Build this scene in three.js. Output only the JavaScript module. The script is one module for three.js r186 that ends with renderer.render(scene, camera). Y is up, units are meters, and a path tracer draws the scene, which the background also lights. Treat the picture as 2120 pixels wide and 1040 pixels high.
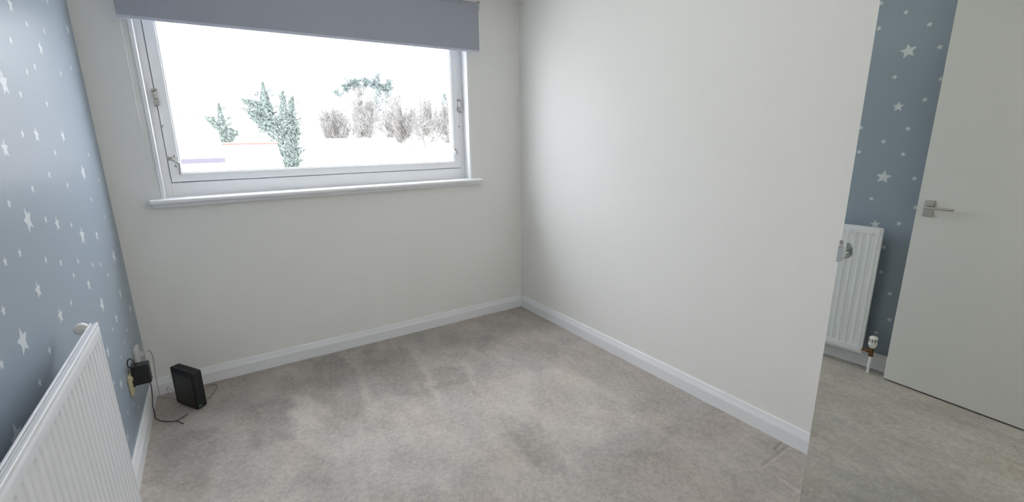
import * as THREE from 'three';
import { RoundedBoxGeometry } from 'three/addons/geometries/RoundedBoxGeometry.js';
import { mergeGeometries } from 'three/addons/utils/BufferGeometryUtils.js';

// ---------------------------------------------------------------- camera, sky, exposure
const scene = new THREE.Scene();
const camera = new THREE.PerspectiveCamera(57.22, 2120 / 1040, 0.02, 500);
camera.position.set(0.4531, 1.42, 3.1398);
camera.rotation.set(-0.24123, -0.57288, -0.01374, 'YXZ');
scene.add(camera);

const renderer = new THREE.WebGLRenderer({ antialias: true });
renderer.toneMapping = THREE.LinearToneMapping;
renderer.toneMappingExposure = 1.12;
renderer.shadowMap.enabled = true;

// overcast winter sky: an even cloud layer, brighter towards the zenith
{
  const w = 64, h = 32, d = new Float32Array(w * h * 4);
  for (let j = 0; j < h; j++) for (let i = 0; i < w; i++) {
    const s = Math.max(0, Math.sin(((j + 0.5) / h - 0.5) * Math.PI)), l = 0.34 + 0.76 * s, o = (j * w + i) * 4;
    d[o] = 0.945 * l; d[o + 1] = 0.99 * l; d[o + 2] = 1.07 * l; d[o + 3] = 1;
  }
  const t = new THREE.DataTexture(d, w, h, THREE.RGBAFormat, THREE.FloatType);
  t.mapping = THREE.EquirectangularReflectionMapping; t.magFilter = t.minFilter = THREE.LinearFilter; t.needsUpdate = true;
  scene.background = t; scene.backgroundIntensity = 11.3;
}

// ---------------------------------------------------------------- helpers
let seed = 20240117;
const rnd = () => { seed |= 0; seed = seed + 0x6D2B79F5 | 0; let t = Math.imul(seed ^ seed >>> 15, 1 | seed); t = t + Math.imul(t ^ t >>> 7, 61 | t) ^ t; return ((t ^ t >>> 14) >>> 0) / 4294967296; };
const V = (x, y, z) => new THREE.Vector3(x, y, z);
const taken = {};
const numbered = (n) => { const k = taken[n] = (taken[n] ?? -1) + 1; return k ? n + '_' + String(k).padStart(3, '0') : n; };
const plain = (g) => { const o = g.index ? g.toNonIndexed() : g; for (const k of Object.keys(o.attributes)) if (!['position', 'normal', 'uv'].includes(k)) o.deleteAttribute(k); o.clearGroups(); return o; };
const merge = (l) => Array.isArray(l) ? (l.length > 1 ? mergeGeometries(l.map(plain)) : l[0]) : l;
function obj(name, geometries, material, parent = scene) {
  const m = new THREE.Mesh(merge(geometries), material);
  m.name = parent === scene ? numbered(name) : name; m.castShadow = m.receiveShadow = true; parent.add(m); return m;
}
function thing(name, pos = [0, 0, 0], turn = 0) {
  const g = new THREE.Group(); g.name = numbered(name); g.position.set(...pos); g.rotation.y = turn; scene.add(g); return g;
}
function tag(o, label, category, group) { o.userData.label = label; o.userData.category = category; if (group) o.userData.group = group; return o; }
function struct(o, label, category) { o.userData.kind = 'structure'; o.userData.label = label; o.userData.category = category; return o; }
// geometry makers: corners of a box, a rounded box, a rod, a tube through points
const bx = (x0, x1, y0, y1, z0, z1) => new THREE.BoxGeometry(x1 - x0, y1 - y0, z1 - z0).translate((x0 + x1) / 2, (y0 + y1) / 2, (z0 + z1) / 2);
const rbx = (x0, x1, y0, y1, z0, z1, r = 0.003, s = 2) => new RoundedBoxGeometry(x1 - x0, y1 - y0, z1 - z0, s, r).translate((x0 + x1) / 2, (y0 + y1) / 2, (z0 + z1) / 2);
function rod(a, b, r0, r1 = r0, n = 16) {
  const d = b.clone().sub(a), g = new THREE.CylinderGeometry(r1, r0, d.length(), n);
  g.applyQuaternion(new THREE.Quaternion().setFromUnitVectors(V(0, 1, 0), d.clone().normalize()));
  const c = a.clone().add(b).multiplyScalar(0.5); return g.translate(c.x, c.y, c.z);
}
const tube = (pts, r, seg = 60, n = 8) => new THREE.TubeGeometry(new THREE.CatmullRomCurve3(pts.map((p) => V(...p))), seg, r, n);
// uv in metres, by the way each face points
function metres(g) {
  g = g.index ? g.toNonIndexed() : g; g.computeVertexNormals();
  const p = g.attributes.position, n = g.attributes.normal, uv = new Float32Array(p.count * 2);
  for (let i = 0; i < p.count; i++) {
    const ax = Math.abs(n.getX(i)), ay = Math.abs(n.getY(i)), az = Math.abs(n.getZ(i));
    const [u, v] = ax > ay && ax > az ? [p.getZ(i), p.getY(i)] : ay > az ? [p.getX(i), p.getZ(i)] : [p.getX(i), p.getY(i)];
    uv[i * 2] = u; uv[i * 2 + 1] = v;
  }
  g.setAttribute('uv', new THREE.BufferAttribute(uv, 2)); return g;
}
// value noise on a lattice that wraps
function lattice(n) { const a = new Float32Array(n * n); for (let i = 0; i < n * n; i++) a[i] = rnd(); return (x, y) => {
  const xi = Math.floor(x), yi = Math.floor(y), fx = x - xi, fy = y - yi, u = fx * fx * (3 - 2 * fx), v = fy * fy * (3 - 2 * fy);
  const at = (i, j) => a[(((j % n) + n) % n) * n + (((i % n) + n) % n)];
  return (at(xi, yi) * (1 - u) + at(xi + 1, yi) * u) * (1 - v) + (at(xi, yi + 1) * (1 - u) + at(xi + 1, yi + 1) * u) * v; }; }
const N1 = lattice(64), N2 = lattice(128);
function grey(w, h, f) {
  const d = new Uint8Array(w * h * 4);
  for (let j = 0; j < h; j++) for (let i = 0; i < w; i++) { const c = Math.max(0, Math.min(255, f(i, j) * 255)), o = (j * w + i) * 4; d[o] = d[o + 1] = d[o + 2] = c; d[o + 3] = 255; }
  const t = new THREE.DataTexture(d, w, h); t.wrapS = t.wrapT = THREE.RepeatWrapping; t.magFilter = THREE.LinearFilter; t.needsUpdate = true; return t;
}

// ---------------------------------------------------------------- materials
const rollerBump = grey(512, 512, (i, j) => 0.5 * N1(i / 8, j / 8) + 0.5 * N2(i / 4, j / 4));   // paint-roller stipple
rollerBump.repeat.set(2.5, 2.5);
const M = {
  wall: new THREE.MeshStandardMaterial({ color: '#f1f0ec', roughness: 0.8, bumpMap: rollerBump, bumpScale: 0.0003 }),
  ceiling: new THREE.MeshStandardMaterial({ color: '#f7f7f5', roughness: 0.9, bumpMap: rollerBump, bumpScale: 0.0003 }),
  trim: new THREE.MeshPhysicalMaterial({ color: '#f2f3f5', roughness: 0.38 }),
  windowPaint: new THREE.MeshPhysicalMaterial({ color: '#f6f7f9', roughness: 0.4 }),
  gap: new THREE.MeshStandardMaterial({ color: '#77787a', roughness: 0.9 }),
  glass: new THREE.MeshPhysicalMaterial({ color: '#ffffff', roughness: 0, transmission: 1, thickness: 0, ior: 1.5 }),
  steel: new THREE.MeshStandardMaterial({ color: '#a9a8a5', roughness: 0.35, metalness: 1 }),
  chrome: new THREE.MeshStandardMaterial({ color: '#c9ccce', roughness: 0.16, metalness: 1 }),
  satin: new THREE.MeshStandardMaterial({ color: '#b9b7b4', roughness: 0.36, metalness: 1 }),
  brass: new THREE.MeshStandardMaterial({ color: '#7d5c3c', roughness: 0.4, metalness: 0.9 }),
  mirror: new THREE.MeshStandardMaterial({ color: '#dde1df', roughness: 0.0, metalness: 1 }),
  radiator: new THREE.MeshPhysicalMaterial({ color: '#e3e5e8', roughness: 0.34 }),
  valve: new THREE.MeshPhysicalMaterial({ color: '#eceae4', roughness: 0.45 }),
  door: new THREE.MeshPhysicalMaterial({ color: '#dddcd7', roughness: 0.5 }),
  melamine: new THREE.MeshStandardMaterial({ color: '#e8e6e0', roughness: 0.55 }),
  board: new THREE.MeshStandardMaterial({ color: '#8a6f5e', roughness: 0.8 }),
  black: new THREE.MeshStandardMaterial({ color: '#17181a', roughness: 0.48 }),
  blackGloss: new THREE.MeshPhysicalMaterial({ color: '#1b1d20', roughness: 0.3 }),
  blackCable: new THREE.MeshStandardMaterial({ color: '#3a3836', roughness: 0.6 }),
  greyCable: new THREE.MeshStandardMaterial({ color: '#77726d', roughness: 0.6 }),
  whiteCable: new THREE.MeshStandardMaterial({ color: '#c9c9c6', roughness: 0.5 }),
  plastic: new THREE.MeshStandardMaterial({ color: '#d2d2d0', roughness: 0.45 }),
  yellowed: new THREE.MeshStandardMaterial({ color: '#c8be97', roughness: 0.5 }),
  green: new THREE.MeshStandardMaterial({ color: '#37633a', emissive: '#3fae38', emissiveIntensity: 0.05, roughness: 0.4 }),
  chain: new THREE.MeshStandardMaterial({ color: '#d6d4ce', roughness: 0.5 }),
};
// blind cloth: fine plain weave
{
  const weave = grey(256, 256, (i, j) => 0.35 + 0.3 * ((i ^ j) & 1) + 0.35 * N2(i / 2, j / 3)); weave.repeat.set(6, 6);
  M.blind = new THREE.MeshPhysicalMaterial({ color: '#a8abb6', roughness: 0.85, bumpMap: weave, bumpScale: 0.0002, side: THREE.DoubleSide });
}

// ---------------------------------------------------------------- room shell
const W = 2.5694, D = 3.16, CH = 2.4, T = 0.12;               // width, depth, height, inner wall thickness
const WL = 0.222, WR = 2.118, WB = 1.10, WT = 2.22, WTH = 0.27; // window opening, outer wall thickness
const doorL = 0.205, doorR = 0.985, doorH = 2.135;

// carpet: short twist pile, with the tracks a vacuum cleaner leaves in it
{
  const w = 1536, h = 1792, c = new Uint8Array(w * h * 4), b = new Uint8Array(w * h * 4);
  const fx = (W + 0.3), fz = D + 1.6;
  // marks in the pile, in metres (x, z): patches brushed one way or the other, one broad pale patch of window light painted into the colour, thin tracks between them, and the creases by the wardrobe
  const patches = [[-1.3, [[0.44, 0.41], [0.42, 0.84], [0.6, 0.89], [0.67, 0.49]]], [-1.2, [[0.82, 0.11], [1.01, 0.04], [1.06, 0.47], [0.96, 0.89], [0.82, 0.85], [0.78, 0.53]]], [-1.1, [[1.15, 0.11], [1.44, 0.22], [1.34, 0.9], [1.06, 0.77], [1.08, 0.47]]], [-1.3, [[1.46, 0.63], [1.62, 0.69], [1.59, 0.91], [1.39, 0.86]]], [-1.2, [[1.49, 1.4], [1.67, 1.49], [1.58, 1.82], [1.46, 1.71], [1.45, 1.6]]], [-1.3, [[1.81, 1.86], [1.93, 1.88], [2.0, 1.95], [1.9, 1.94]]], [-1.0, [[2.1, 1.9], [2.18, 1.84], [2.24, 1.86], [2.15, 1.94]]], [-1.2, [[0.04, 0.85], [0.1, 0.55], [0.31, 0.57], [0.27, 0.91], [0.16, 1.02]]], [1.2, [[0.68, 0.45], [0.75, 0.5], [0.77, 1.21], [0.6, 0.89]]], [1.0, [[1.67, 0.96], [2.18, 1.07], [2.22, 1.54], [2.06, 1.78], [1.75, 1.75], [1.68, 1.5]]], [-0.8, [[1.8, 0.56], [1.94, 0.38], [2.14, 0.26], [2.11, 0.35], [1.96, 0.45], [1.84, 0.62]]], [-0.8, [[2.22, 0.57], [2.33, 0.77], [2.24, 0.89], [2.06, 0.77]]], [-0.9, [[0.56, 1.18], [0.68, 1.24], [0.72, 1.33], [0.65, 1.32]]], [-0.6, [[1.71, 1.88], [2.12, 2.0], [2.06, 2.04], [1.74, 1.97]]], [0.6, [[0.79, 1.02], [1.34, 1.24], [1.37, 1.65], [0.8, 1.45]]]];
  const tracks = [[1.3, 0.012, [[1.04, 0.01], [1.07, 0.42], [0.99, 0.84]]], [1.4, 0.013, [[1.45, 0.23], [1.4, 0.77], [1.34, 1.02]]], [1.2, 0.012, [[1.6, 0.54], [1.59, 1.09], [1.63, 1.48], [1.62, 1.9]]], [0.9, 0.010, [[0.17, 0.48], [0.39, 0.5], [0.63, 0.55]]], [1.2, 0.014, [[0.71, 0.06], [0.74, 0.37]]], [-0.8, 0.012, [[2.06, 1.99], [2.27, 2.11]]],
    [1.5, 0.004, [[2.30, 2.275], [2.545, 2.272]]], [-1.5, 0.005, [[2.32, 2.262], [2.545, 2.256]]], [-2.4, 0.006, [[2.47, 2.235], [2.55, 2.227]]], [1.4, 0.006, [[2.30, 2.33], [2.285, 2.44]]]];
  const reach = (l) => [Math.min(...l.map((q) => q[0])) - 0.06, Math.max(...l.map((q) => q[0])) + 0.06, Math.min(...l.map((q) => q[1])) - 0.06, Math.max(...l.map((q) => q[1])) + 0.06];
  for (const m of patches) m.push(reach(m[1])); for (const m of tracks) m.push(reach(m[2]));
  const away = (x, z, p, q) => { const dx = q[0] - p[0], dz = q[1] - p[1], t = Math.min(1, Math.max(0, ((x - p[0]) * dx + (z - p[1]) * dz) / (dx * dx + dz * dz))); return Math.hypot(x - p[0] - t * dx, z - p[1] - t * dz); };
  const leanAndLight = (x, z, nx, nz) => {
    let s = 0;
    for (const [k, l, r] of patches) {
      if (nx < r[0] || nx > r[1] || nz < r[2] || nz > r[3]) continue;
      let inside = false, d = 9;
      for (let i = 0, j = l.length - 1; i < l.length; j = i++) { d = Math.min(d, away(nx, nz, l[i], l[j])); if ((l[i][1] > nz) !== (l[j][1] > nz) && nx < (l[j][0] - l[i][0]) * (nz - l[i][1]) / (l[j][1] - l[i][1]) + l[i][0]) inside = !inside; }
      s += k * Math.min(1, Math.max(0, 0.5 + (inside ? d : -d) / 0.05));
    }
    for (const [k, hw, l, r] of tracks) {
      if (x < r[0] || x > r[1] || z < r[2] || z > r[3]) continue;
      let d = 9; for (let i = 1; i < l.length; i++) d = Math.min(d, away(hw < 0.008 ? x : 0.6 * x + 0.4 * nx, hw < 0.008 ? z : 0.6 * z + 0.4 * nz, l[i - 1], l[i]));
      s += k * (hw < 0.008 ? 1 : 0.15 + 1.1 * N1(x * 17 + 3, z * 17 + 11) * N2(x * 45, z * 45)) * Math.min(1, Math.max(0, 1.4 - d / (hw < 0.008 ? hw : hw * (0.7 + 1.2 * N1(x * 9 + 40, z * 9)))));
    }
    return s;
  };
  for (let j = 0; j < h; j++) for (let i = 0; i < w; i++) {
    const x = i / w * fx - 0.15, z = j / h * fz - 0.15, o = (j * w + i) * 4;
    const fine = rnd(), tuft = N2(x * 240, z * 240), mid = N2(x * 70 + 9, z * 70), blot = N1(x * 9, z * 9 + 3), broad = N1(x * 3.1 + 5, z * 3.1), streak = N1(x * 22 + N1(x * 3, z * 3) * 4, z * 5);
    const wx = x + (N1(x * 14, z * 14 + 7) - 0.5) * 0.05 + (N2(x * 50, z * 50) - 0.5) * 0.02, wz = z + (N1(x * 14 + 30, z * 14) - 0.5) * 0.05 + (N2(x * 50 + 40, z * 50) - 0.5) * 0.02, s = leanAndLight(x, z, wx, wz);
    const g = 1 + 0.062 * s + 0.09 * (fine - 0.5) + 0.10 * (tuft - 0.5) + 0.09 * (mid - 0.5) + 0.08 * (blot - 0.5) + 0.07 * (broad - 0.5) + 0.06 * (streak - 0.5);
    const warm = 0.02 * (N1(x * 5 + 20, z * 5) - 0.5);
    c[o] = Math.max(0, Math.min(255, 176 * g * (1 + warm))); c[o + 1] = Math.max(0, Math.min(255, 169 * g)); c[o + 2] = Math.max(0, Math.min(255, 162 * g * (1 - warm))); c[o + 3] = 255;
    b[o] = b[o + 1] = b[o + 2] = 255 * (0.35 * fine + 0.4 * tuft + 0.25 * mid); b[o + 3] = 255;
  }
  const ct = new THREE.DataTexture(c, w, h), bt = new THREE.DataTexture(b, w, h);
  ct.colorSpace = THREE.SRGBColorSpace; for (const t of [ct, bt]) { t.magFilter = THREE.LinearFilter; t.needsUpdate = true; }
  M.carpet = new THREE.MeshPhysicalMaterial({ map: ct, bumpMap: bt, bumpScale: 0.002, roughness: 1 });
  const g = new THREE.BoxGeometry(fx, 0.15, fz).translate(W / 2, -0.075, D / 2 + 0.65); g.translate(0, 0, 0);
  const p = g.attributes.position, uv = g.attributes.uv;
  for (let i = 0; i < p.count; i++) uv.setXY(i, (p.getX(i) + 0.15) / fx, (p.getZ(i) + 0.15) / fz);
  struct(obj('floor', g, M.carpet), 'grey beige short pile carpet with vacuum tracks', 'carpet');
}
struct(obj('ceiling', metres(bx(-0.15, W + 0.15, CH, CH + 0.1, -WTH, D + 1.45)), M.ceiling), 'plain white ceiling above the bedroom', 'ceiling');

// wallpaper: blue grey with pale stars (flat print)
{
  const px = 2048, py = 1556, cv = document.createElement('canvas'); cv.width = px; cv.height = py;
  const cx = cv.getContext('2d'); cx.fillStyle = '#97a4b0'; cx.fillRect(0, 0, px, py);
  const stars = [[0.11,1.93,'m'],[0.12,0.57,'m'],[0.17,1.25,'s'],[0.23,0.88,'l'],[0.23,1.75,'s'],[0.24,1.08,'s'],[0.28,0.70,'m'],[0.28,1.37,'s'],[0.32,0.52,'s'],[0.40,1.98,'s'],[0.44,1.18,'s'],[0.45,0.84,'s'],[0.46,1.70,'s'],[0.47,1.30,'l'],[0.49,1.03,'m'],[0.49,0.64,'m'],[0.55,0.91,'s'],[0.57,1.84,'s'],[0.61,0.63,'s'],[0.67,1.45,'m'],[0.69,0.94,'s'],[0.69,0.77,'l'],[0.69,1.76,'m'],[0.74,1.07,'l'],[0.78,0.59,'m'],[0.78,1.27,'s'],[0.79,1.56,'s'],[0.80,1.82,'s'],[0.82,0.89,'m'],[0.83,1.68,'s'],[0.84,1.39,'s'],[0.86,1.13,'s'],[0.89,1.00,'s'],[0.94,1.65,'s'],[0.94,1.85,'m'],[0.98,1.32,'s'],[0.99,0.97,'s'],[1.01,1.45,'m'],[1.03,1.16,'m'],[1.03,1.73,'s'],[1.07,1.57,'s'],[1.10,1.04,'s'],[1.10,0.90,'s'],[1.14,1.19,'s'],[1.15,1.45,'s'],[1.19,1.29,'s'],[1.20,1.59,'l'],[1.24,1.08,'s'],[1.24,0.90,'m'],[1.30,1.21,'l'],[1.33,1.41,'m'],[1.37,1.02,'m'],[1.41,0.85,'s'],[1.41,1.27,'s'],[1.43,1.14,'s'],[1.54,0.81,'s'],[1.54,1.14,'s'],[1.57,0.94,'l'],[1.72,0.94,'s'],[2.03,1.45,'s'],[2.03,2.12,'s'],[2.04,1.31,'s'],[2.04,1.99,'s'],[2.14,1.04,'s'],[2.15,1.37,'s'],[2.15,2.05,'s'],[2.15,1.72,'s'],[2.18,1.17,'l'],[2.18,0.89,'m'],[2.19,1.85,'l'],[2.19,1.56,'m'],[2.24,0.76,'s'],[2.25,0.61,'s'],[2.25,1.44,'s'],[2.25,1.30,'s'],[2.26,1.97,'s'],[2.28,0.23,'s'],[2.29,0.91,'s'],[2.30,1.59,'s'],[2.31,0.49,'s'],[2.32,1.17,'s'],[2.32,1.85,'s'],[2.33,0.33,'s'],[2.35,1.01,'s'],[2.35,1.69,'s']];
  // the print repeats every 0.68 m up the wall: carry it on where furniture or the frame hides it
  const R = 0.68, all = [...stars], free = (z, y) => all.every(([a, b]) => Math.hypot(a - z, b - y) > 0.085);
  for (const [z, y, k] of stars) for (const s of [-2, -1, 1, 2]) { const v = y + s * R; if (v > 0.1 && v < 2.36 && (v < 0.5 || v > 2 || z > 1.5) && free(z, v)) all.push([z, v, k]); }
  for (const [z, y, k] of [...all]) for (const s of [0.53, 1.06]) { const v = z + s; if ((v > 1.6 && v < 2.0 || v > 2.42) && v < 3.1 && free(v, y)) all.push([v, y, k]); }
  const size = { s: 0.0145, m: 0.027, l: 0.039 };
  for (const [z, y, k] of all) {
    const r = size[k], turn = (rnd() - 0.5) * 0.5; cx.fillStyle = '#dadfe0'; cx.beginPath();
    for (let i = 0; i < 10; i++) { const a = turn + i * Math.PI / 5, q = i % 2 ? r * 0.46 : r, u = (1 - (z + Math.sin(a) * q) / D) * px, v = (1 - (y + Math.cos(a) * q) / CH) * py; i ? cx.lineTo(u, v) : cx.moveTo(u, v); }
    cx.closePath(); cx.fill();
  }
  const t = new THREE.CanvasTexture(cv); t.colorSpace = THREE.SRGBColorSpace;
  const paperBump = grey(512, 512, (i, j) => 0.6 * N2(i / 2, j / 2) + 0.4 * N1(i / 6, j / 6)); paperBump.repeat.set(6, 5);
  M.wallpaper = new THREE.MeshPhysicalMaterial({ map: t, roughness: 0.4, bumpMap: paperBump, bumpScale: 0.0003 });
  struct(obj('wall_left', bx(-T, 0, 0, CH, 0, D), M.wallpaper), 'blue grey wallpaper printed with pale stars', 'wall');
}
struct(obj('wall_right', metres(bx(W, W + T, 0, CH, 0, D)), M.wall), 'plain cream wall beside the wardrobe', 'wall');
{
  const s = new THREE.Shape([[-T - 0.03, -0.15], [W + T + 0.03, -0.15], [W + T + 0.03, CH + 0.1], [-T - 0.03, CH + 0.1]].map((p) => new THREE.Vector2(...p)));
  s.holes.push(new THREE.Path([[WL, WB], [WL, WT], [WR, WT], [WR, WB]].map((p) => new THREE.Vector2(...p))));
  struct(obj('wall_back', metres(new THREE.ExtrudeGeometry(s, { depth: WTH, bevelEnabled: false }).translate(0, 0, -WTH)), M.wall), 'plain cream wall around the window', 'wall');
}
// doorway wall behind the photographer and the landing beyond it
{
  const s = new THREE.Shape([[-T, 0], [doorL, 0], [doorL, doorH], [doorR, doorH], [doorR, 0], [W + T, 0], [W + T, CH], [-T, CH]].map((p) => new THREE.Vector2(...p)));
  struct(obj('wall_front', metres(new THREE.ExtrudeGeometry(s, { depth: 0.1, bevelEnabled: false }).translate(0, 0, D)), M.wall), 'cream wall with the doorway', 'wall');
  struct(obj('wall_landing_left', metres(bx(-T, 0, 0, CH, D + 0.1, D + 1.35)), M.wall), 'cream landing wall on the door side', 'wall');
  struct(obj('wall_landing_right', metres(bx(1.35, 1.35 + T, 0, CH, D + 0.1, D + 1.35)), M.wall), 'cream landing wall opposite the door', 'wall');
  struct(obj('wall_landing_end', metres(bx(-T, 1.35 + T, 0, CH, D + 1.35, D + 1.45)), M.wall), 'cream wall at the end of the landing', 'wall');
}
// skirting boards: square below, a sloping and rounded top
{
  const h = 0.1, t = 0.018, prof = [[0, 0], [t, 0], [t, h * 0.64], [t * 0.92, h * 0.68], [t * 0.62, h * 0.86], [t * 0.5, h * 0.97], [t * 0.36, h], [0, h]];
  const run = (len) => new THREE.ExtrudeGeometry(new THREE.Shape(prof.map((p) => new THREE.Vector2(...p))), { depth: len, bevelEnabled: false });
  struct(obj('baseboard_left', run(D - 0.001), M.trim), 'white skirting board under the star wallpaper', 'skirting');
  struct(obj('baseboard_back', run(W).rotateY(-Math.PI / 2).translate(W, 0, 0), M.trim), 'white skirting board under the window', 'skirting');
  struct(obj('baseboard_right', run(2.62).rotateY(Math.PI).translate(W, 0, 2.62), M.trim), 'white skirting board along the plain side wall', 'skirting');
  // door lining and casing
  struct(obj('trim_1', [bx(doorL - 0.001, doorL + 0.02, 0, doorH, D - 0.004, D + 0.104), bx(doorR - 0.02, doorR + 0.001, 0, doorH, D - 0.004, D + 0.104), bx(doorL, doorR, doorH - 0.02, doorH + 0.001, D - 0.004, D + 0.104),
    rbx(doorL - 0.055, doorL + 0.012, 0, doorH + 0.06, D - 0.016, D, 0.004), rbx(doorR - 0.012, doorR + 0.055, 0, doorH + 0.06, D - 0.016, D, 0.004), rbx(doorL - 0.055, doorR + 0.055, doorH - 0.012, doorH + 0.06, D - 0.016, D, 0.004)], M.trim), 'white door casing round the doorway', 'trim');
}

// ---------------------------------------------------------------- window
{
  const w = thing('window_1'); struct(w, 'wide white pivot window with a single pane', 'window');
  const zf = -0.085, zb = -0.165;                               // front and back of the fixed frame
  const sx0 = 0.268, sx1 = 2.072, sy0 = 1.203, sy1 = 2.14;       // sash
  const gx0 = 0.315, gx1 = 2.024, gy0 = 1.247, gy1 = 2.095;      // glass
  // lining boards of the reveal and a thin bead round it on the wall
  obj('lining', [bx(WL - 0.001, WL + 0.010, WB, WT, zf + 0.0005, 0.004), bx(WR - 0.010, WR + 0.001, WB, WT, zf + 0.0005, 0.004), bx(WL + 0.0101, WR - 0.0101, WT - 0.010, WT + 0.001, zb, 0.0035)], M.windowPaint, w);
  obj('bead', [rbx(WL - 0.008, WL + 0.010, WB + 0.02, WT, 0, 0.008, 0.003), rbx(WR - 0.010, WR + 0.008, WB + 0.02, WT, 0, 0.008, 0.003), rbx(WL - 0.008, WR + 0.008, WT - 0.01, WT + 0.008, 0, 0.008, 0.003)], M.windowPaint, w);
  obj('frame', [rbx(WL - 0.001, sx0 - 0.003, WB, WT, zb, zf, 0.004), rbx(sx1 + 0.003, WR + 0.001, WB, WT, zb, zf, 0.004), rbx(sx0 - 0.0045, sx1 + 0.0045, WB, sy0 - 0.004, zb, zf - 0.0005, 0.003), rbx(sx0 - 0.0045, sx1 + 0.0045, sy1 + 0.004, WT, zb, zf - 0.0005, 0.003)], M.windowPaint, w);
  const zs = zf + 0.012;
  const sash = obj('sash', [rbx(sx0, gx0 + 0.004, sy0, sy1, zb + 0.02, zs, 0.005), rbx(gx1 - 0.004, sx1, sy0, sy1, zb + 0.02, zs, 0.005), rbx(gx0, gx1, sy0 + 0.0005, gy0 + 0.004, zb + 0.021, zs - 0.0006, 0.004), rbx(gx0, gx1, gy1 - 0.004, sy1 - 0.0005, zb + 0.021, zs - 0.0006, 0.004)], M.windowPaint, w);
  obj('glazing_bead', [rbx(gx0 - 0.002, gx0 + 0.010, gy0, gy1, zs - 0.03, zs - 0.006, 0.003), rbx(gx1 - 0.010, gx1 + 0.002, gy0, gy1, zs - 0.03, zs - 0.006, 0.003), rbx(gx0 + 0.009, gx1 - 0.009, gy0 - 0.002, gy0 + 0.010, zs - 0.0295, zs - 0.0065, 0.003), rbx(gx0 + 0.009, gx1 - 0.009, gy1 - 0.01, gy1 + 0.002, zs - 0.0295, zs - 0.0065, 0.003)], M.windowPaint, sash);
  obj('seal', [bx(sx0 - 0.004, sx0 + 0.003, sy0, sy1, zb + 0.02, zf - 0.012), bx(sx1 - 0.003, sx1 + 0.004, sy0, sy1, zb + 0.02, zf - 0.012), bx(sx0, sx1, sy0 - 0.005, sy0 + 0.003, zb + 0.02, zf - 0.012)], M.gap, w);
  const pane = new THREE.PlaneGeometry(gx1 - gx0 + 0.01, gy1 - gy0 + 0.01).translate((gx0 + gx1) / 2, (gy0 + gy1) / 2, -0.125);
  obj('pane', pane, M.glass, w).userData.label = 'clear glass pane';
  // sill board with a rounded nose and a bed mould under it
  obj('sill', [rbx(0.158, 2.19, 1.098, 1.122, -0.002, 0.062, 0.010, 4), bx(WL + 0.0102, WR - 0.0102, WB, 1.1215, zf - 0.002, 0.01), rbx(0.168, 2.18, 1.076, 1.1, -0.001, 0.030, 0.006)], M.windowPaint, w);
  obj('outer_sill', bx(WL - 0.03, WR + 0.03, WB - 0.03, WB + 0.005, -WTH - 0.05, zb), M.windowPaint, w);
  // mid-height pivots: a folded steel keep on the frame and a bright plate on the sash
  for (const [x, s] of [[sx0, 1], [sx1, -1]]) {
    const pv = obj('pivot_hinge', [rbx(x - 0.013, x + 0.011, 1.615, 1.648, zf - 0.002, zs + 0.010, 0.002), bx(x - 0.011 * s - 0.003, x - 0.011 * s + 0.003, 1.61, 1.70, zf - 0.002, zs + 0.008), rbx(x - 0.013, x + 0.011, 1.69, 1.70, zf - 0.002, zs + 0.010, 0.002)], M.steel, w);
    pv.userData.label = 'folded steel pivot hinge';
    obj('pivot_plate', rbx(x - 0.008, x + 0.010, 1.65, 1.688, zs - 0.004, zs + 0.006, 0.002), M.chrome, w);
    obj('screw', new THREE.SphereGeometry(0.006, 10, 8).translate(x + 0.004 * s, 1.508, zs), M.steel, w);
  }
  // lower left stay: a cross plate with a short arm hanging over the sash
  const st = obj('window_stay', [rod(V(0.276, 1.333, zs + 0.006), V(0.318, 1.306, zs + 0.012), 0.004), rod(V(0.318, 1.306, zs + 0.012), V(0.313, 1.243, zs + 0.010), 0.0045), rbx(0.270, 0.290, 1.322, 1.342, zs - 0.002, zs + 0.006, 0.002)], M.steel, w);
  st.userData.label = 'small steel window stay';
  for (const [x, y] of [[0.279, 1.332], [0.303, 1.345], [0.301, 1.292]]) obj('screw', new THREE.SphereGeometry(0.0075, 10, 8).translate(x, y, zs + 0.004), M.steel, w);
  obj('window_catch', [rbx(2.027, 2.05, 1.305, 1.33, zs - 0.002, zs + 0.010, 0.003), rod(V(2.026, 1.332, zs), V(2.026, 1.332, zs + 0.014), 0.007)], M.plastic, w);
  obj('catch_pin', rod(V(2.024, 1.340, zs), V(2.024, 1.340, zs + 0.016), 0.005), M.brass, w);
}

// ---------------------------------------------------------------- added unseen fill lamps to lift the shaded walls: opal domes above and behind the frame
function fillLamp(x, z, candela, label) {
  const c = thing('added_fill_lamp', [x, CH, z]); tag(c, label, 'lamp');
  obj('base_ring', new THREE.CylinderGeometry(0.16, 0.16, 0.02, 40).translate(0, -0.01, 0), M.trim, c);
  const dome = []; for (let k = 0; k <= 12; k++) { const t = k / 12 * Math.PI / 2; dome.push(new THREE.Vector2(0.15 * Math.cos(t), -0.02 - 0.07 * Math.sin(t))); }
  obj('shade', new THREE.LatheGeometry(dome.reverse(), 40), new THREE.MeshStandardMaterial({ color: '#f4f4f0', emissive: '#fffdf8', emissiveIntensity: 1, roughness: 0.5 }), c);
  const p = new THREE.PointLight('#fffdf8', candela); p.position.set(0, -0.16, 0); p.castShadow = true; p.shadow.radius = 6; c.add(p);
}
fillLamp(1.3, 1.85, 0.5, 'added fill lamp, round opal dome out of view on the bedroom ceiling');
fillLamp(0.6, D + 0.69, 1.3, 'added fill lamp, round opal dome out of view on the landing ceiling');

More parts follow.
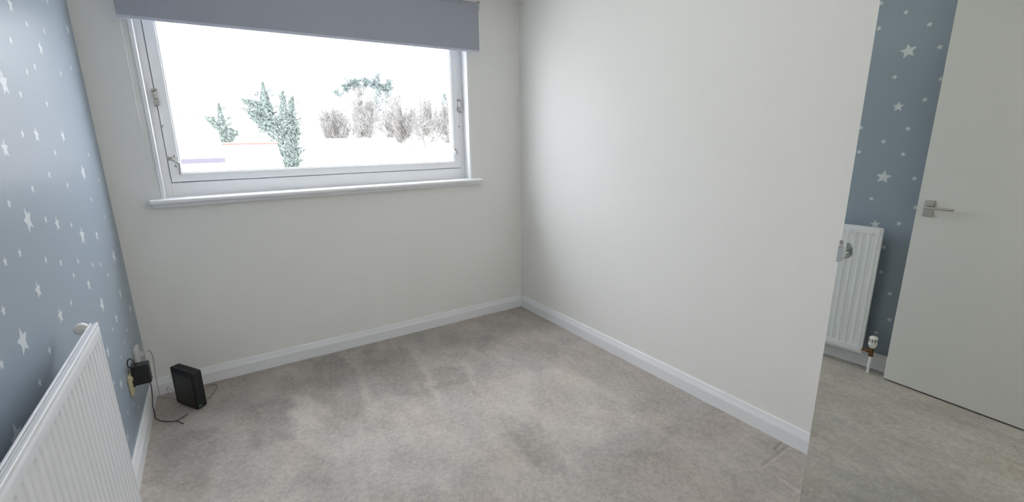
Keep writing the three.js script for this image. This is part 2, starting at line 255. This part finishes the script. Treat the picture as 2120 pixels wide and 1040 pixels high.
// ---------------------------------------------------------------- roller blind
{
  const b = thing('roller_blind', [1.18, 2.31, 0.05]); tag(b, 'grey roller blind pulled partly down over the window', 'blind');
  const x0 = -0.997, x1 = 0.997, yb = -0.298;
  const s = new THREE.Shape([[0.027, yb + 0.004], [0.0285, yb + 0.004], [0.0285, -0.005], [0.022, 0.018], [0.0, 0.0285], [0, 0.027], [0.021, 0.0165], [0.027, -0.005]].map((p) => new THREE.Vector2(...p)));
  obj('cloth', new THREE.ExtrudeGeometry(s, { depth: x1 - x0, bevelEnabled: false }).rotateY(-Math.PI / 2).translate(x1, 0, 0), M.blind, b).userData.label = 'grey woven blind cloth';
  obj('roller', rod(V(x0 - 0.008, 0, 0), V(x1 + 0.008, 0, 0), 0.026, 0.026, 24), M.plastic, b);
  obj('bottom_bar', rbx(x0, x1, yb - 0.004, yb + 0.012, 0.0235, 0.0315, 0.003), M.blindHem = new THREE.MeshStandardMaterial({ color: '#c9ccda', roughness: 0.6 }), b).userData.label = 'pale bottom bar of the blind';
  for (const x of [x0 - 0.012, x1 + 0.008]) obj('bracket', rbx(x, x + 0.004, -0.03, 0.035, -0.05, 0.03, 0.001), M.plastic, b);
  // bead chain: a long loop, beads close together
  const beads = [], y1 = -0.83;
  const loop = []; for (let y = 0; y > y1; y -= 0.006) loop.push([0, y]); for (let k = 0; k <= 6; k++) loop.push([0.007 - 0.007 * Math.cos(k * Math.PI / 6), y1 - 0.007 * Math.sin(k * Math.PI / 6)]); for (let y = y1; y < 0; y += 0.006) loop.push([0.014, y]);
  const ball = new THREE.IcosahedronGeometry(0.0024, 0);
  loop.forEach(([u, y]) => beads.push(ball.clone().translate(x0 + 0.008 + (y / y1) * -0.003, y, 0.014 - u)));
  obj('bead_chain', beads, M.chain, b).userData = { kind: 'stuff', label: 'thin white bead chain' };
}

// ---------------------------------------------------------------- radiator
{
  const z0 = 1.3265, z1 = 2.249, y0 = 0.105, y1 = 0.885, xf = 0.102, L = z1 - z0, H = y1 - y0;
  const r = thing('radiator', [0.09, 0, (z0 + z1) / 2]); tag(r, 'white ribbed panel radiator on the star wallpaper', 'radiator');
  // pressed front sheet: upright flutes that die out in round ends below a flat band
  const nz = 300, ny = 48, g = new THREE.PlaneGeometry(L - 0.012, H - 0.012, nz, ny), p = g.attributes.position, pitch = 0.0366, half = 12 * pitch + pitch / 2;
  const sm = (a, b, x) => { const t = Math.min(1, Math.max(0, (x - a) / (b - a))); return t * t * (3 - 2 * t); };
  for (let i = 0; i < p.count; i++) {
    const u = p.getX(i), iy = Math.floor(i / (nz + 1));
    // rows crowd towards the ends, where the flutes close
    const f = iy / ny, yy = f < 0.2 ? f / 0.2 * 0.08 : f > 0.8 ? 1 - (1 - f) / 0.2 * 0.08 : 0.08 + (f - 0.2) / 0.6 * 0.84, v = (0.5 - yy) * (H - 0.012);
    const c = 0.5 + 0.5 * Math.cos(((u + half) / pitch) * 2 * Math.PI), groove = sm(0.1, 0.97, c);
    const d = Math.min(H / 2 - 0.036 - v, v + H / 2 - 0.042), inside = sm(0, 0.022, d) * (Math.abs(u) < half + 0.008 ? 1 : 0);
    const edge = Math.min(L / 2 - 0.006 - Math.abs(u), H / 2 - 0.006 - Math.abs(v)), round = 0.004 * (1 - sm(0, 0.008, edge));
    p.setXYZ(i, u, v, -0.0095 * groove * inside - round);
  }
  g.computeVertexNormals(); g.rotateY(Math.PI / 2).translate(xf - 0.09, (y0 + y1) / 2, 0);
  const panel = obj('panel', g, M.radiator, r);
  obj('back_panel', rbx(-0.0115, 0.0085, y0, y1 - 0.004, -L / 2, L / 2, 0.004, 3), M.radiator, r);
  obj('top_seam', [rbx(-0.0113, -0.0058, y1 - 0.010, y1 + 0.001, -L / 2 + 0.003, L / 2 - 0.003, 0.0015), rbx(0.0015, 0.0100, y1 - 0.010, y1 + 0.001, -L / 2 + 0.003, L / 2 - 0.003, 0.002), rbx(-0.0045, 0.0002, y1 - 0.010, y1 - 0.0015, -L / 2 + 0.006, L / 2 - 0.006, 0.001)], M.radiator, r);
  for (const z of [-L / 2 + 0.16, L / 2 - 0.16]) obj('wall_bracket', [bx(-0.0895, -0.086, 0.2, 0.72, z - 0.014, z + 0.014), bx(-0.087, -0.008, 0.24, 0.255, z - 0.012, z + 0.012), bx(-0.087, -0.008, 0.69, 0.705, z - 0.012, z + 0.012)], M.radiator, r);
  // round cap behind the top corner
  const cap = new THREE.LatheGeometry([[0, 0.010], [0.013, 0.010], [0.0175, 0.006], [0.0175, -0.006], [0.013, -0.010], [0, -0.010]].map((q) => new THREE.Vector2(...q)), 28).rotateX(Math.PI / 2).translate(-0.032, 0.872, -L / 2 + 0.0);
  obj('round_cap', [cap, rod(V(-0.032, 0.872, -L / 2), V(-0.006, 0.862, -L / 2 + 0.02), 0.007)], M.valve, r);
  // thermostatic valve at the near foot
  const vz = L / 2 + 0.046;
  const head = obj('valve_head', new THREE.LatheGeometry([[0, 0.236], [0.014, 0.235], [0.021, 0.229], [0.0225, 0.222], [0.0225, 0.196], [0.0205, 0.194], [0.0205, 0.190], [0.0225, 0.188], [0.0215, 0.178], [0.016, 0.168], [0.012, 0.160], [0, 0.160]].map((q) => new THREE.Vector2(...q)), 28).translate(0, 0, vz), M.valve, r);
  head.userData.label = 'white thermostatic valve head';
  const slots = []; for (let k = 0; k < 10; k++) { const a = k * Math.PI / 5; slots.push(new THREE.BoxGeometry(0.002, 0.014, 0.005).translate(0.0222, 0.213, 0).rotateY(a).translate(0, 0, vz)); }
  obj('grip_slot', slots, M.blackCable, head);
  obj('valve_body', [rod(V(0, 0.118, vz), V(0, 0.162, vz), 0.011), rod(V(0, 0.137, vz), V(0, 0.137, L / 2 - 0.004), 0.009), rod(V(0, 0.137, vz - 0.024), V(0, 0.137, vz - 0.012), 0.0135, 0.0135, 6), rod(V(0, 0.106, vz), V(0, 0.122, vz), 0.013, 0.013, 6)], M.brass, r).userData.label = 'brown metal valve body';
  obj('pipe', rod(V(0, 0.0, vz), V(0, 0.108, vz), 0.0075), M.trim, r);
  const lz = -L / 2 - 0.03;
  obj('lockshield', [rod(V(0, 0.15, lz), V(0, 0.185, lz), 0.014, 0.012), rod(V(0, 0.14, lz), V(0, 0.14, -L / 2 + 0.004), 0.009), rod(V(0, 0.11, lz), V(0, 0.152, lz), 0.011)], M.valve, r);
  obj('pipe', rod(V(0, 0.0, lz), V(0, 0.112, lz), 0.0075), M.trim, r);
}

// ---------------------------------------------------------------- room door, standing open against the papered wall
{
  const a = 0.1301, d = thing('door_1', [0.1196, 0, 2.3789], a); struct(d, 'flush cream door standing open against the papered wall', 'door');
  obj('leaf', rbx(-0.04, 0, 0.008, 2.11, 0, 0.762, 0.0025), M.door, d);
  obj('handle_plate', rbx(0, 0.009, 0.985, 1.071, 0.032, 0.074, 0.002), M.satin, d);
  obj('lever', [rod(V(0.005, 1.034, 0.053), V(0.050, 1.034, 0.053), 0.0095), rbx(0.040, 0.052, 1.028, 1.040, 0.044, 0.166, 0.003)], M.satin, d).userData.label = 'satin metal lever handle';
  obj('latch_plate', bx(-0.031, -0.009, 0.95, 1.11, -0.001, 0.002), M.satin, d);
  for (const y of [0.22, 1.05, 1.88]) obj('hinge', rod(V(0.004, y - 0.04, 0.766), V(0.004, y + 0.04, 0.766), 0.006), M.satin, d);
}

// ---------------------------------------------------------------- fitted wardrobe with a mirror door
{
  const fx = 1.918, z0 = 2.6, z1 = 3.155, h = 2.3;
  const w = thing('wardrobe', [W, 0, (z0 + z1) / 2]); tag(w, 'tall wardrobe with a full height mirror door and chrome knob', 'wardrobe');
  const lx = fx - W, lz = (z1 - z0) / 2;
  obj('side_panel', rbx(lx, -0.020, 0, h, -lz, -lz + 0.018, 0.001), M.melamine, w);
  obj('side_panel', rbx(lx, -0.002, 0, h, lz - 0.018, lz, 0.001), M.melamine, w);
  obj('top_panel', rbx(lx, -0.002, h - 0.018, h, -lz + 0.018, lz - 0.018, 0.001), M.melamine, w);
  obj('back_panel', bx(-0.006, -0.002, 0.06, h - 0.018, -lz + 0.018, lz - 0.018), M.melamine, w);
  obj('base_panel', rbx(lx, -0.02, 0.05, 0.068, -lz + 0.018, lz - 0.018, 0.001), M.melamine, w);
  obj('plinth', bx(lx + 0.02, lx + 0.036, 0, 0.05, -lz + 0.018, lz - 0.018), M.melamine, w);
  // door: hinged at the doorway end, a touch ajar; its own axes: z along the door from the free edge, -x into the room
  const a = 0.035, dx = 1.8833 - W, dz = 2.5947 - (z0 + z1) / 2;
  const place = (g) => g.rotateY(a).translate(dx, 0, dz);
  const door = obj('door', place(rbx(0.004, 0.020, 0.03, 2.29, 0.0005, 0.553, 0.001)), M.board, w); door.userData.label = 'brown edged board behind the mirror';
  obj('mirror', place(bx(0, 0.0042, 0.03, 2.29, 0, 0.5535)), M.mirror, door).userData.label = 'frameless mirror glass';
  const half = new THREE.Shape(); half.absarc(0, 0, 0.0205, -Math.PI / 2, Math.PI / 2, false); half.closePath();
  const kg = new THREE.ExtrudeGeometry(half, { depth: 0.010, bevelEnabled: true, bevelThickness: 0.0015, bevelSize: 0.0015, bevelSegments: 2, curveSegments: 24 });
  // face of the half disc looks into the room (-x), its straight side along the free edge
  kg.scale(0.74, 1, 1).rotateY(-Math.PI / 2);
  const k1 = kg.clone().translate(-0.022, 1.102, 0.007);
  obj('knob', place(merge([k1, rod(V(-0.024, 1.102, 0.014), V(0.001, 1.102, 0.014), 0.0045)])), M.chrome, door).userData.label = 'half round chrome knob';
  obj('knob_clip', place(rbx(-0.004, 0.022, 1.122, 1.134, -0.003, 0.003, 0.001)), M.steel, door);
}

// ---------------------------------------------------------------- sockets, router and their leads
{
  const s = thing('wall_socket', [0, 0.322, 0.495]); tag(s, 'yellowed double power socket low on the star wallpaper', 'socket');
  obj('face_plate', rbx(0, 0.011, -0.047, 0.047, -0.073, 0.073, 0.004), M.yellowed, s);
  for (const z of [-0.038, 0.038]) obj('switch', rbx(0.008, 0.016, 0.018, 0.036, z - 0.008, z + 0.008, 0.002), M.yellowed, s);
  for (const z of [-0.06, 0.06]) obj('screw', rod(V(0.009, 0, z), V(0.012, 0, z), 0.004), M.steel, s);
  const u = thing('phone_socket', [0, 0.365, 0.27]); tag(u, 'small white telephone socket beside the corner, above the black adapter', 'socket');
  obj('face_plate', rbx(0, 0.016, -0.043, 0.043, -0.043, 0.043, 0.005), M.plastic, u);
  obj('plug', rbx(0.012, 0.034, -0.012, 0.010, -0.012, 0.012, 0.003), M.plastic, u);
  const a = thing('power_adapter', [0, 0, 0.5]); tag(a, 'black power adapter plugged into the yellowed socket', 'adapter');
  obj('body', rbx(0.014, 0.079, 0.304, 0.402, -0.030, 0.022, 0.005, 3), M.black, a);
  obj('rim', rbx(0.0125, 0.018, 0.300, 0.406, -0.033, 0.025, 0.003), M.blackGloss, a);
  const pc = thing('power_cable', [0, 0, 0.5]); tag(pc, 'thin black cable from the power adapter along the skirting to the router', 'cable');
  obj('cable', tube([[0.060, 0.303, -0.01], [0.066, 0.285, -0.02], [0.062, 0.235, -0.05], [0.050, 0.17, -0.10], [0.034, 0.10, -0.17], [0.026, 0.05, -0.23], [0.025, 0.012, -0.24], [0.030, 0.004, -0.205], [0.06, 0.0035, -0.155], [0.121, 0.0035, -0.115], [0.145, 0.0035, -0.128], [0.172, 0.006, -0.15]], 0.0022, 110), M.blackCable, pc);
  obj('spare_end', tube([[0.121, 0.0035, -0.115], [0.138, 0.0035, -0.09], [0.156, 0.003, -0.06]], 0.0022, 16), M.blackCable, pc);
  obj('lead_loop', tube([[0.034, 0.402, 0.025], [0.034, 0.425, 0.042], [0.030, 0.452, 0.052], [0.022, 0.458, 0.055], [0.014, 0.445, 0.055], [0.012, 0.42, 0.050], [0.016, 0.402, 0.034]], 0.0026, 40), M.blackCable, a);

  const r = thing('router', [0.19, 0, 0.246], -1.006); tag(r, 'black upright internet router on the carpet by the window wall', 'router');
  const body = new THREE.Shape(); const bw = 0.095, bh = 0.222;
  body.moveTo(-bw + 0.006, 0.008); body.lineTo(bw - 0.012, 0.008); body.lineTo(bw, 0.020); body.lineTo(bw, bh - 0.008); body.quadraticCurveTo(bw, bh, bw - 0.008, bh); body.lineTo(-bw + 0.008, bh); body.quadraticCurveTo(-bw, bh, -bw, bh - 0.008); body.lineTo(-bw, 0.014); body.closePath();
  obj('body', new THREE.ExtrudeGeometry(body, { depth: 0.039, bevelEnabled: true, bevelThickness: 0.004, bevelSize: 0.003, bevelSegments: 3, curveSegments: 8 }).translate(0, 0, -0.0195), M.black, r);
  obj('foot', rbx(-0.07, 0.07, 0, 0.012, -0.022, 0.022, 0.003), M.blackGloss, r);
  const vents = []; for (let k = 0; k < 22; k++) vents.push(bx(-0.078 + k * 0.0072, -0.0755 + k * 0.0072, bh + 0.0022, bh + 0.0042, -0.012, 0.012));
  const vt = obj('vent_slots', vents, M.blackCable, r); vt.userData.kind = 'stuff';
  obj('front_inset', rbx(-0.080, 0.080, 0.03, 0.192, 0.0225, 0.0245, 0.001), M.blackGloss, r);
  obj('status_light', rbx(bw - 0.008, bw + 0.0045, 0.022, 0.032, 0.004, 0.0215, 0.003), M.green, r).userData.label = 'green status light';
  obj('jack', [rbx(-bw - 0.006, -bw + 0.002, 0.03, 0.045, -0.012, 0.004, 0.002), rbx(-bw - 0.006, -bw + 0.002, 0.06, 0.075, -0.012, 0.004, 0.002)], M.plastic, r);

  tag(obj('telephone_cable', tube([[0.0355, 0.364, 0.27], [0.050, 0.366, 0.25], [0.056, 0.345, 0.21], [0.050, 0.27, 0.13], [0.040, 0.20, 0.07], [0.033, 0.12, 0.045], [0.030, 0.05, 0.036], [0.034, 0.008, 0.036], [0.05, 0.004, 0.05], [0.075, 0.004, 0.075], [0.1, 0.006, 0.105], [0.125, 0.014, 0.135]], 0.0024, 110), M.whiteCable), 'thin white cable from the telephone socket down the corner', 'cable');
  tag(obj('network_cable', tube([[0.218, 0.030, 0.178], [0.232, 0.02, 0.120], [0.256, 0.006, 0.062], [0.285, 0.004, 0.056], [0.308, 0.004, 0.082], [0.302, 0.004, 0.14], [0.285, 0.004, 0.19], [0.268, 0.005, 0.232]], 0.0022, 60), M.greyCable), 'thin grey cable looping on the carpet behind the router', 'cable');
  tag(obj('cable_coil', tube([[0.118, 0.03, 0.128], [0.098, 0.05, 0.098], [0.082, 0.062, 0.075], [0.072, 0.05, 0.062], [0.078, 0.03, 0.068], [0.1, 0.022, 0.1], [0.12, 0.03, 0.13]], 0.0022, 50), M.whiteCable), 'small white loop of cable beside the router', 'cable');
}

// ---------------------------------------------------------------- outdoors, seen from the upper floor
const G = -2.75;                                                // ground level
const O = {
  ground: new THREE.MeshStandardMaterial({ color: '#b4b6b1', roughness: 1 }),
  roof: new THREE.MeshStandardMaterial({ color: '#a5a19f', roughness: 0.95, side: THREE.DoubleSide }),
  render: new THREE.MeshStandardMaterial({ color: '#dedad4', roughness: 0.95 }),
  ridge: new THREE.MeshStandardMaterial({ color: '#93605a', roughness: 0.95 }),
  fascia: new THREE.MeshStandardMaterial({ color: '#5a5560', roughness: 0.9 }),
  glass: new THREE.MeshStandardMaterial({ color: '#4c5058', roughness: 0.2 }),
  fir: new THREE.MeshStandardMaterial({ color: '#76807a', roughness: 1, side: THREE.DoubleSide }),
  pine: new THREE.MeshStandardMaterial({ color: '#747e7c', roughness: 1, side: THREE.DoubleSide }),
  twig: new THREE.MeshStandardMaterial({ color: '#85817d', roughness: 1, side: THREE.DoubleSide }),
  wire: new THREE.MeshStandardMaterial({ color: '#4a4a4e', roughness: 0.8 }),
};
struct(obj('ground', bx(-60, 80, G - 0.3, G, -150, -0.4), O.ground), 'open ground beyond the houses', 'ground');

// houses: walls, two roof slopes, eaves boards, ridge tiles; ridge along x
function house(x0, x1, ridge, eaves, z, deep, label, ridgeMat, hip = 0) {
  const h = thing('house', [(x0 + x1) / 2, G, z]), l = (x1 - x0) / 2, r = ridge - G, e = eaves - G, d = deep / 2;
  tag(h, label, 'house', 'houses beyond the window');
  const mat = O.roof, face = (...p) => { const f = []; for (let k = 1; k + 1 < p.length; k++) f.push(V(...p[0]), V(...p[k]), V(...p[k + 1])); const g = new THREE.BufferGeometry().setFromPoints(f); g.setAttribute('uv', new THREE.BufferAttribute(new Float32Array(f.length * 2), 2)); g.computeVertexNormals(); return g; };
  obj('roof_slope', face([-l, e, d], [l, e, d], [l - hip, r, 0], [-l + hip, r, 0]), mat, h); obj('roof_slope', face([l, e, -d], [-l, e, -d], [-l + hip, r, 0], [l - hip, r, 0]), mat, h);
  if (hip) { obj('hip_end', face([l, e, d], [l, e, -d], [l - hip, r, 0]), mat, h); obj('hip_end', face([-l, e, -d], [-l, e, d], [-l + hip, r, 0]), mat, h); }
  const gable = new THREE.Shape([[-d + 0.3, 0], [d - 0.3, 0], [d - 0.3, e - 0.05], [0, hip ? e - 0.05 : r - 0.15], [-d + 0.3, e - 0.05]].map((p) => new THREE.Vector2(...p)));
  obj('wall', new THREE.ExtrudeGeometry(gable, { depth: 2 * l - 0.4, bevelEnabled: false }).rotateY(Math.PI / 2).translate(-l + 0.2, 0, 0), O.render, h);
  obj('ridge_tiles', rod(V(-l + hip, r + 0.02, 0), V(l - hip, r + 0.02, 0), 0.08, 0.08, 8), ridgeMat ?? O.roof, h);
  obj('eaves_board', bx(-l, l, e - 0.12, e + 0.08, d - 0.03, d + 0.03), O.fascia, h);
  for (const u of [-0.5, 0.45]) obj('window', bx(l * u - 0.6, l * u + 0.6, 0.9, Math.min(2.1, e - 0.3), d - 0.3, d - 0.24), O.glass, h);
  return h;
}
house(-4.6, 1.10, 1.85, 0.66, -24, 6.4, 'pale roofed house in front of the small pointed fir', null);
house(1.2, 4.05, 1.28, -0.55, -28, 5.6, 'low house with a reddish ridge in front of the ragged fir', O.ridge);
house(6.75, 13.3, 1.45, -0.6, -32, 6.6, 'long house with a sloping hipped end below the bare trees', null, 0.62);
house(14.0, 19.6, 0.98, -0.6, -30, 5.6, 'low house furthest from the firs, below the bare trees', null, 0.6);

// foliage: many small needles sprays filling a set of tapering plumes
function sprays(plumes, count, size, slim = 0.22) {
  const pos = [], nor = [], uvs = [], up = V(0, 1, 0);
  const vol = plumes.map(([a, b, r0]) => r0 * r0 * a.distanceTo(b)), sum = vol.reduce((x, y) => x + y, 0);
  plumes.forEach(([a, b, r0, r1], k) => {
    const n = Math.round(count * vol[k] / sum), d = b.clone().sub(a);
    const s1 = d.clone().normalize().cross(Math.abs(d.y) > Math.abs(d.x) ? V(1, 0, 0) : up).normalize(), s2 = s1.clone().cross(d).normalize();
    for (let i = 0; i < n; i++) {
      const t = Math.pow(rnd(), 1.25), rr = (r0 + (r1 - r0) * t) * Math.sqrt(rnd()), an = rnd() * 6.2832;
      const c = a.clone().addScaledVector(d, t).addScaledVector(s1, rr * Math.cos(an)).addScaledVector(s2, rr * Math.sin(an));
      const out = V(Math.cos(an) * 0.9, 0.5 + rnd() * 0.6, Math.sin(an) * 0.9).addScaledVector(d.clone().normalize(), 0.5).normalize(), len = size * (0.6 + rnd() * 0.9), sd = out.clone().cross(V(rnd() - 0.5, rnd() - 0.5, rnd() - 0.5)).normalize().multiplyScalar(len * slim);
      const p1 = c.clone().add(sd), p2 = c.clone().sub(sd), p3 = c.clone().addScaledVector(out, len), nn = out.clone().cross(sd).normalize();
      for (const q of [p1, p2, p3]) { pos.push(q.x, q.y, q.z); nor.push(nn.x, nn.y, nn.z); uvs.push(0, 0); }
    }
  });
  const g = new THREE.BufferGeometry(); g.setAttribute('position', new THREE.Float32BufferAttribute(pos, 3)); g.setAttribute('normal', new THREE.Float32BufferAttribute(nor, 3)); g.setAttribute('uv', new THREE.Float32BufferAttribute(uvs, 2)); return g;
}
// a plume with a fringe of short side spikes
function fringe(a, b, r0, r1, n = 12) {
  const l = [[a, b, r0, r1]], d = b.clone().sub(a);
  for (let i = 0; i < n; i++) { const t = 0.1 + 0.8 * rnd(), an = rnd() * 6.2832, r = r0 + (r1 - r0) * t, p = a.clone().addScaledVector(d, t), o = V(Math.cos(an), 0.25 + 0.5 * rnd(), Math.sin(an) * 0.7).multiplyScalar(r * 0.9 + 0.35); l.push([p, p.clone().add(o), 0.3, 0.03]); }
  return l;
}
function fir(pos, plumes, count, size, label, mat) {
  const t = thing('conifer', pos); tag(t, label, 'tree', 'conifers beyond the window');
  const top = Math.max(...plumes.map((q) => q[1].y));
  obj('trunk', rod(V(0, 0, 0), V(0, top * 0.9, 0), 0.2, 0.05, 8), O.twig, t);
  const f = obj('foliage', sprays(plumes.flatMap((q) => fringe(...q)), count, size), mat, t); f.userData.kind = 'stuff';
}
// the ragged fir: several tips, one arm reaching out sideways
{
  const b = V(4.9, G, -36), P = (x, y) => V(x - b.x, y - G, (rnd() - 0.5) * 0.6);
  fir([b.x, b.y, b.z], [[P(4.6, 2.0), P(4.55, 5.5), 0.85, 0.05], [P(5.5, 1.8), P(5.75, 4.95), 0.65, 0.08], [P(6.0, 2.0), P(6.45, 4.65), 0.55, 0.06], [P(4.9, 3.3), P(3.05, 4.25), 0.55, 0.12], [P(4.4, 2.4), P(3.35, 3.6), 0.6, 0.15], [P(5.7, 0.2), P(6.5, 2.4), 0.7, 0.25], [P(5.2, -2.0), P(5.3, 3.2), 1.0, 0.8], [P(5.2, 2.6), P(6.75, 2.6), 0.6, 0.25], [P(5.6, -1.2), P(6.3, 0.6), 0.55, 0.3]], 26000, 0.15, 'tall ragged fir with several tips behind the red ridged house', O.fir);
  const c = V(1.75, G, -40), Q = (x, y) => V(x - c.x, y - G, (rnd() - 0.5) * 0.6);
  fir([c.x, c.y, c.z], [[Q(1.75, 0.5), Q(1.75, 4.2), 0.75, 0.03], [Q(1.8, 2.2), Q(1.05, 3.1), 0.4, 0.1], [Q(1.9, 1.0), Q(2.3, 2.2), 0.6, 0.2]], 8500, 0.15, 'small pointed fir behind the pale roofed house', O.fir);
  const e = V(16.8, G, -53.5), S = (x, y) => V(x * 1.027 - e.x, (y - 1.42) * 1.027 + 1.42 - G, (rnd() - 0.5) * 1.2);
  fir([e.x, e.y, e.z], Array.from({ length: 17 }, (_, i) => { const u = i / 16, x = 13.7 + 6.0 * u + (rnd() - 0.5) * 0.5, y = 6.2 + 0.6 * u + rnd() * (1.0 + 0.7 * u); return [S(x, y - 0.3), S(x + (rnd() - 0.6) * 0.8, y + 0.45 + 0.35 * u), 0.42, 0.16]; }).concat([[S(17.2, 3.5), S(17.9, 7.2), 0.8, 0.6], [S(18.6, 4.0), S(19.2, 7.4), 0.7, 0.5]]), 11000, 0.18, 'tall open pine rising above the bare trees', O.pine);
  const k = V(27.1, G, -53.5), K = (x, y) => V(x * 1.027 - k.x, y - G, (rnd() - 0.5) * 1.2);
  fir([k.x, k.y, k.z], [[K(26.3, 3.0), K(26.4, 6.9), 1.0, 0.2]], 3500, 0.18, 'pine beside the window frame behind the low house', O.pine);
}
// bare winter trees: forked, ever thinner branches
function bareTree(x, z, height, label) {
  const t = thing('bare_tree', [x, G, z]); tag(t, label, 'tree', 'bare trees beyond the window');
  const seg = [];
  const grow = (p, d, len, r, lv) => {
    const q = p.clone().addScaledVector(d, len);
    seg.push(plain(new THREE.CylinderGeometry(r * 0.62, r, len, lv > 2 ? 3 : 5, 1, true).applyQuaternion(new THREE.Quaternion().setFromUnitVectors(V(0, 1, 0), d)).translate((p.x + q.x) / 2, (p.y + q.y) / 2, (p.z + q.z) / 2)));
    if (lv >= 6) return;
    const n = lv < 1 ? 4 : lv < 5 ? 3 : 4;
    for (let i = 0; i < n; i++) {
      const nd = d.clone().multiplyScalar(0.85).add(V((rnd() - 0.5) * 1.5, (rnd() - 0.25) * 0.9, (rnd() - 0.5) * 1.5)).normalize();
      grow(p.clone().lerp(q, lv ? 0.45 + 0.55 * rnd() : 0.7 + 0.3 * rnd()), nd, len * (0.62 + rnd() * 0.2), Math.max(0.014, r * 0.58), lv + 1);
    }
  };
  grow(V(0, 0, 0), V(0, 1, 0), height * 0.3, height * 0.018, 0);
  const trunk = seg.shift(); obj('trunk', trunk, O.twig, t);
  obj('branches', seg, O.twig, t).userData.kind = 'stuff';
  const r = 1.85, pl = [], f = height * 0.28;
  for (let i = 0; i < 34; i++) { const an = rnd() * 6.283, q = Math.sqrt(rnd()), top = height * (0.55 + 0.43 * Math.sqrt(1 - q * q) * (0.75 + 0.25 * rnd())), k = 0.25 + 0.35 * rnd(); const tip = V(Math.cos(an) * q * r, top, Math.sin(an) * q * r), low = V(0, f, 0).lerp(tip, k); pl.push([low, tip, 0.38, 0.3]); }
  obj('twigs', sprays(pl, 9000, 0.42, 0.04), O.twig, t).userData.kind = 'stuff';
}
[[11.5, -46, 7.9, 'bare winter tree at the open end of the hazy row, beside the ragged fir'], [14.6, -47, 9.2, 'bare winter tree standing below the tall open pine'], [18.0, -46, 9.0, 'bare winter tree beside the tall open pine, above the hipped roof end'],
  [21.3, -47, 9.2, 'bare winter tree above the gap between the two houses'], [24.6, -46, 9.0, 'bare winter tree beside the window frame, above the low house']].forEach(([x, z, h, label], i) => { const k = i % 2 ? 1.07 : 0.94; bareTree(0.45 + (x - 0.45) * k, z * k, h * k * 1.04, label); });
// overhead wire
tag(obj('overhead_wire', tube([[-12, 3.0, -24], [-0.9, 2.62, -24], [3.2, 2.55, -24], [8, 2.5, -24], [20, 2.75, -24]], 0.018, 80, 6), O.wire), 'thin overhead wire crossing behind the rooftops', 'wire');

scene.updateMatrixWorld(true);
renderer.render(scene, camera);
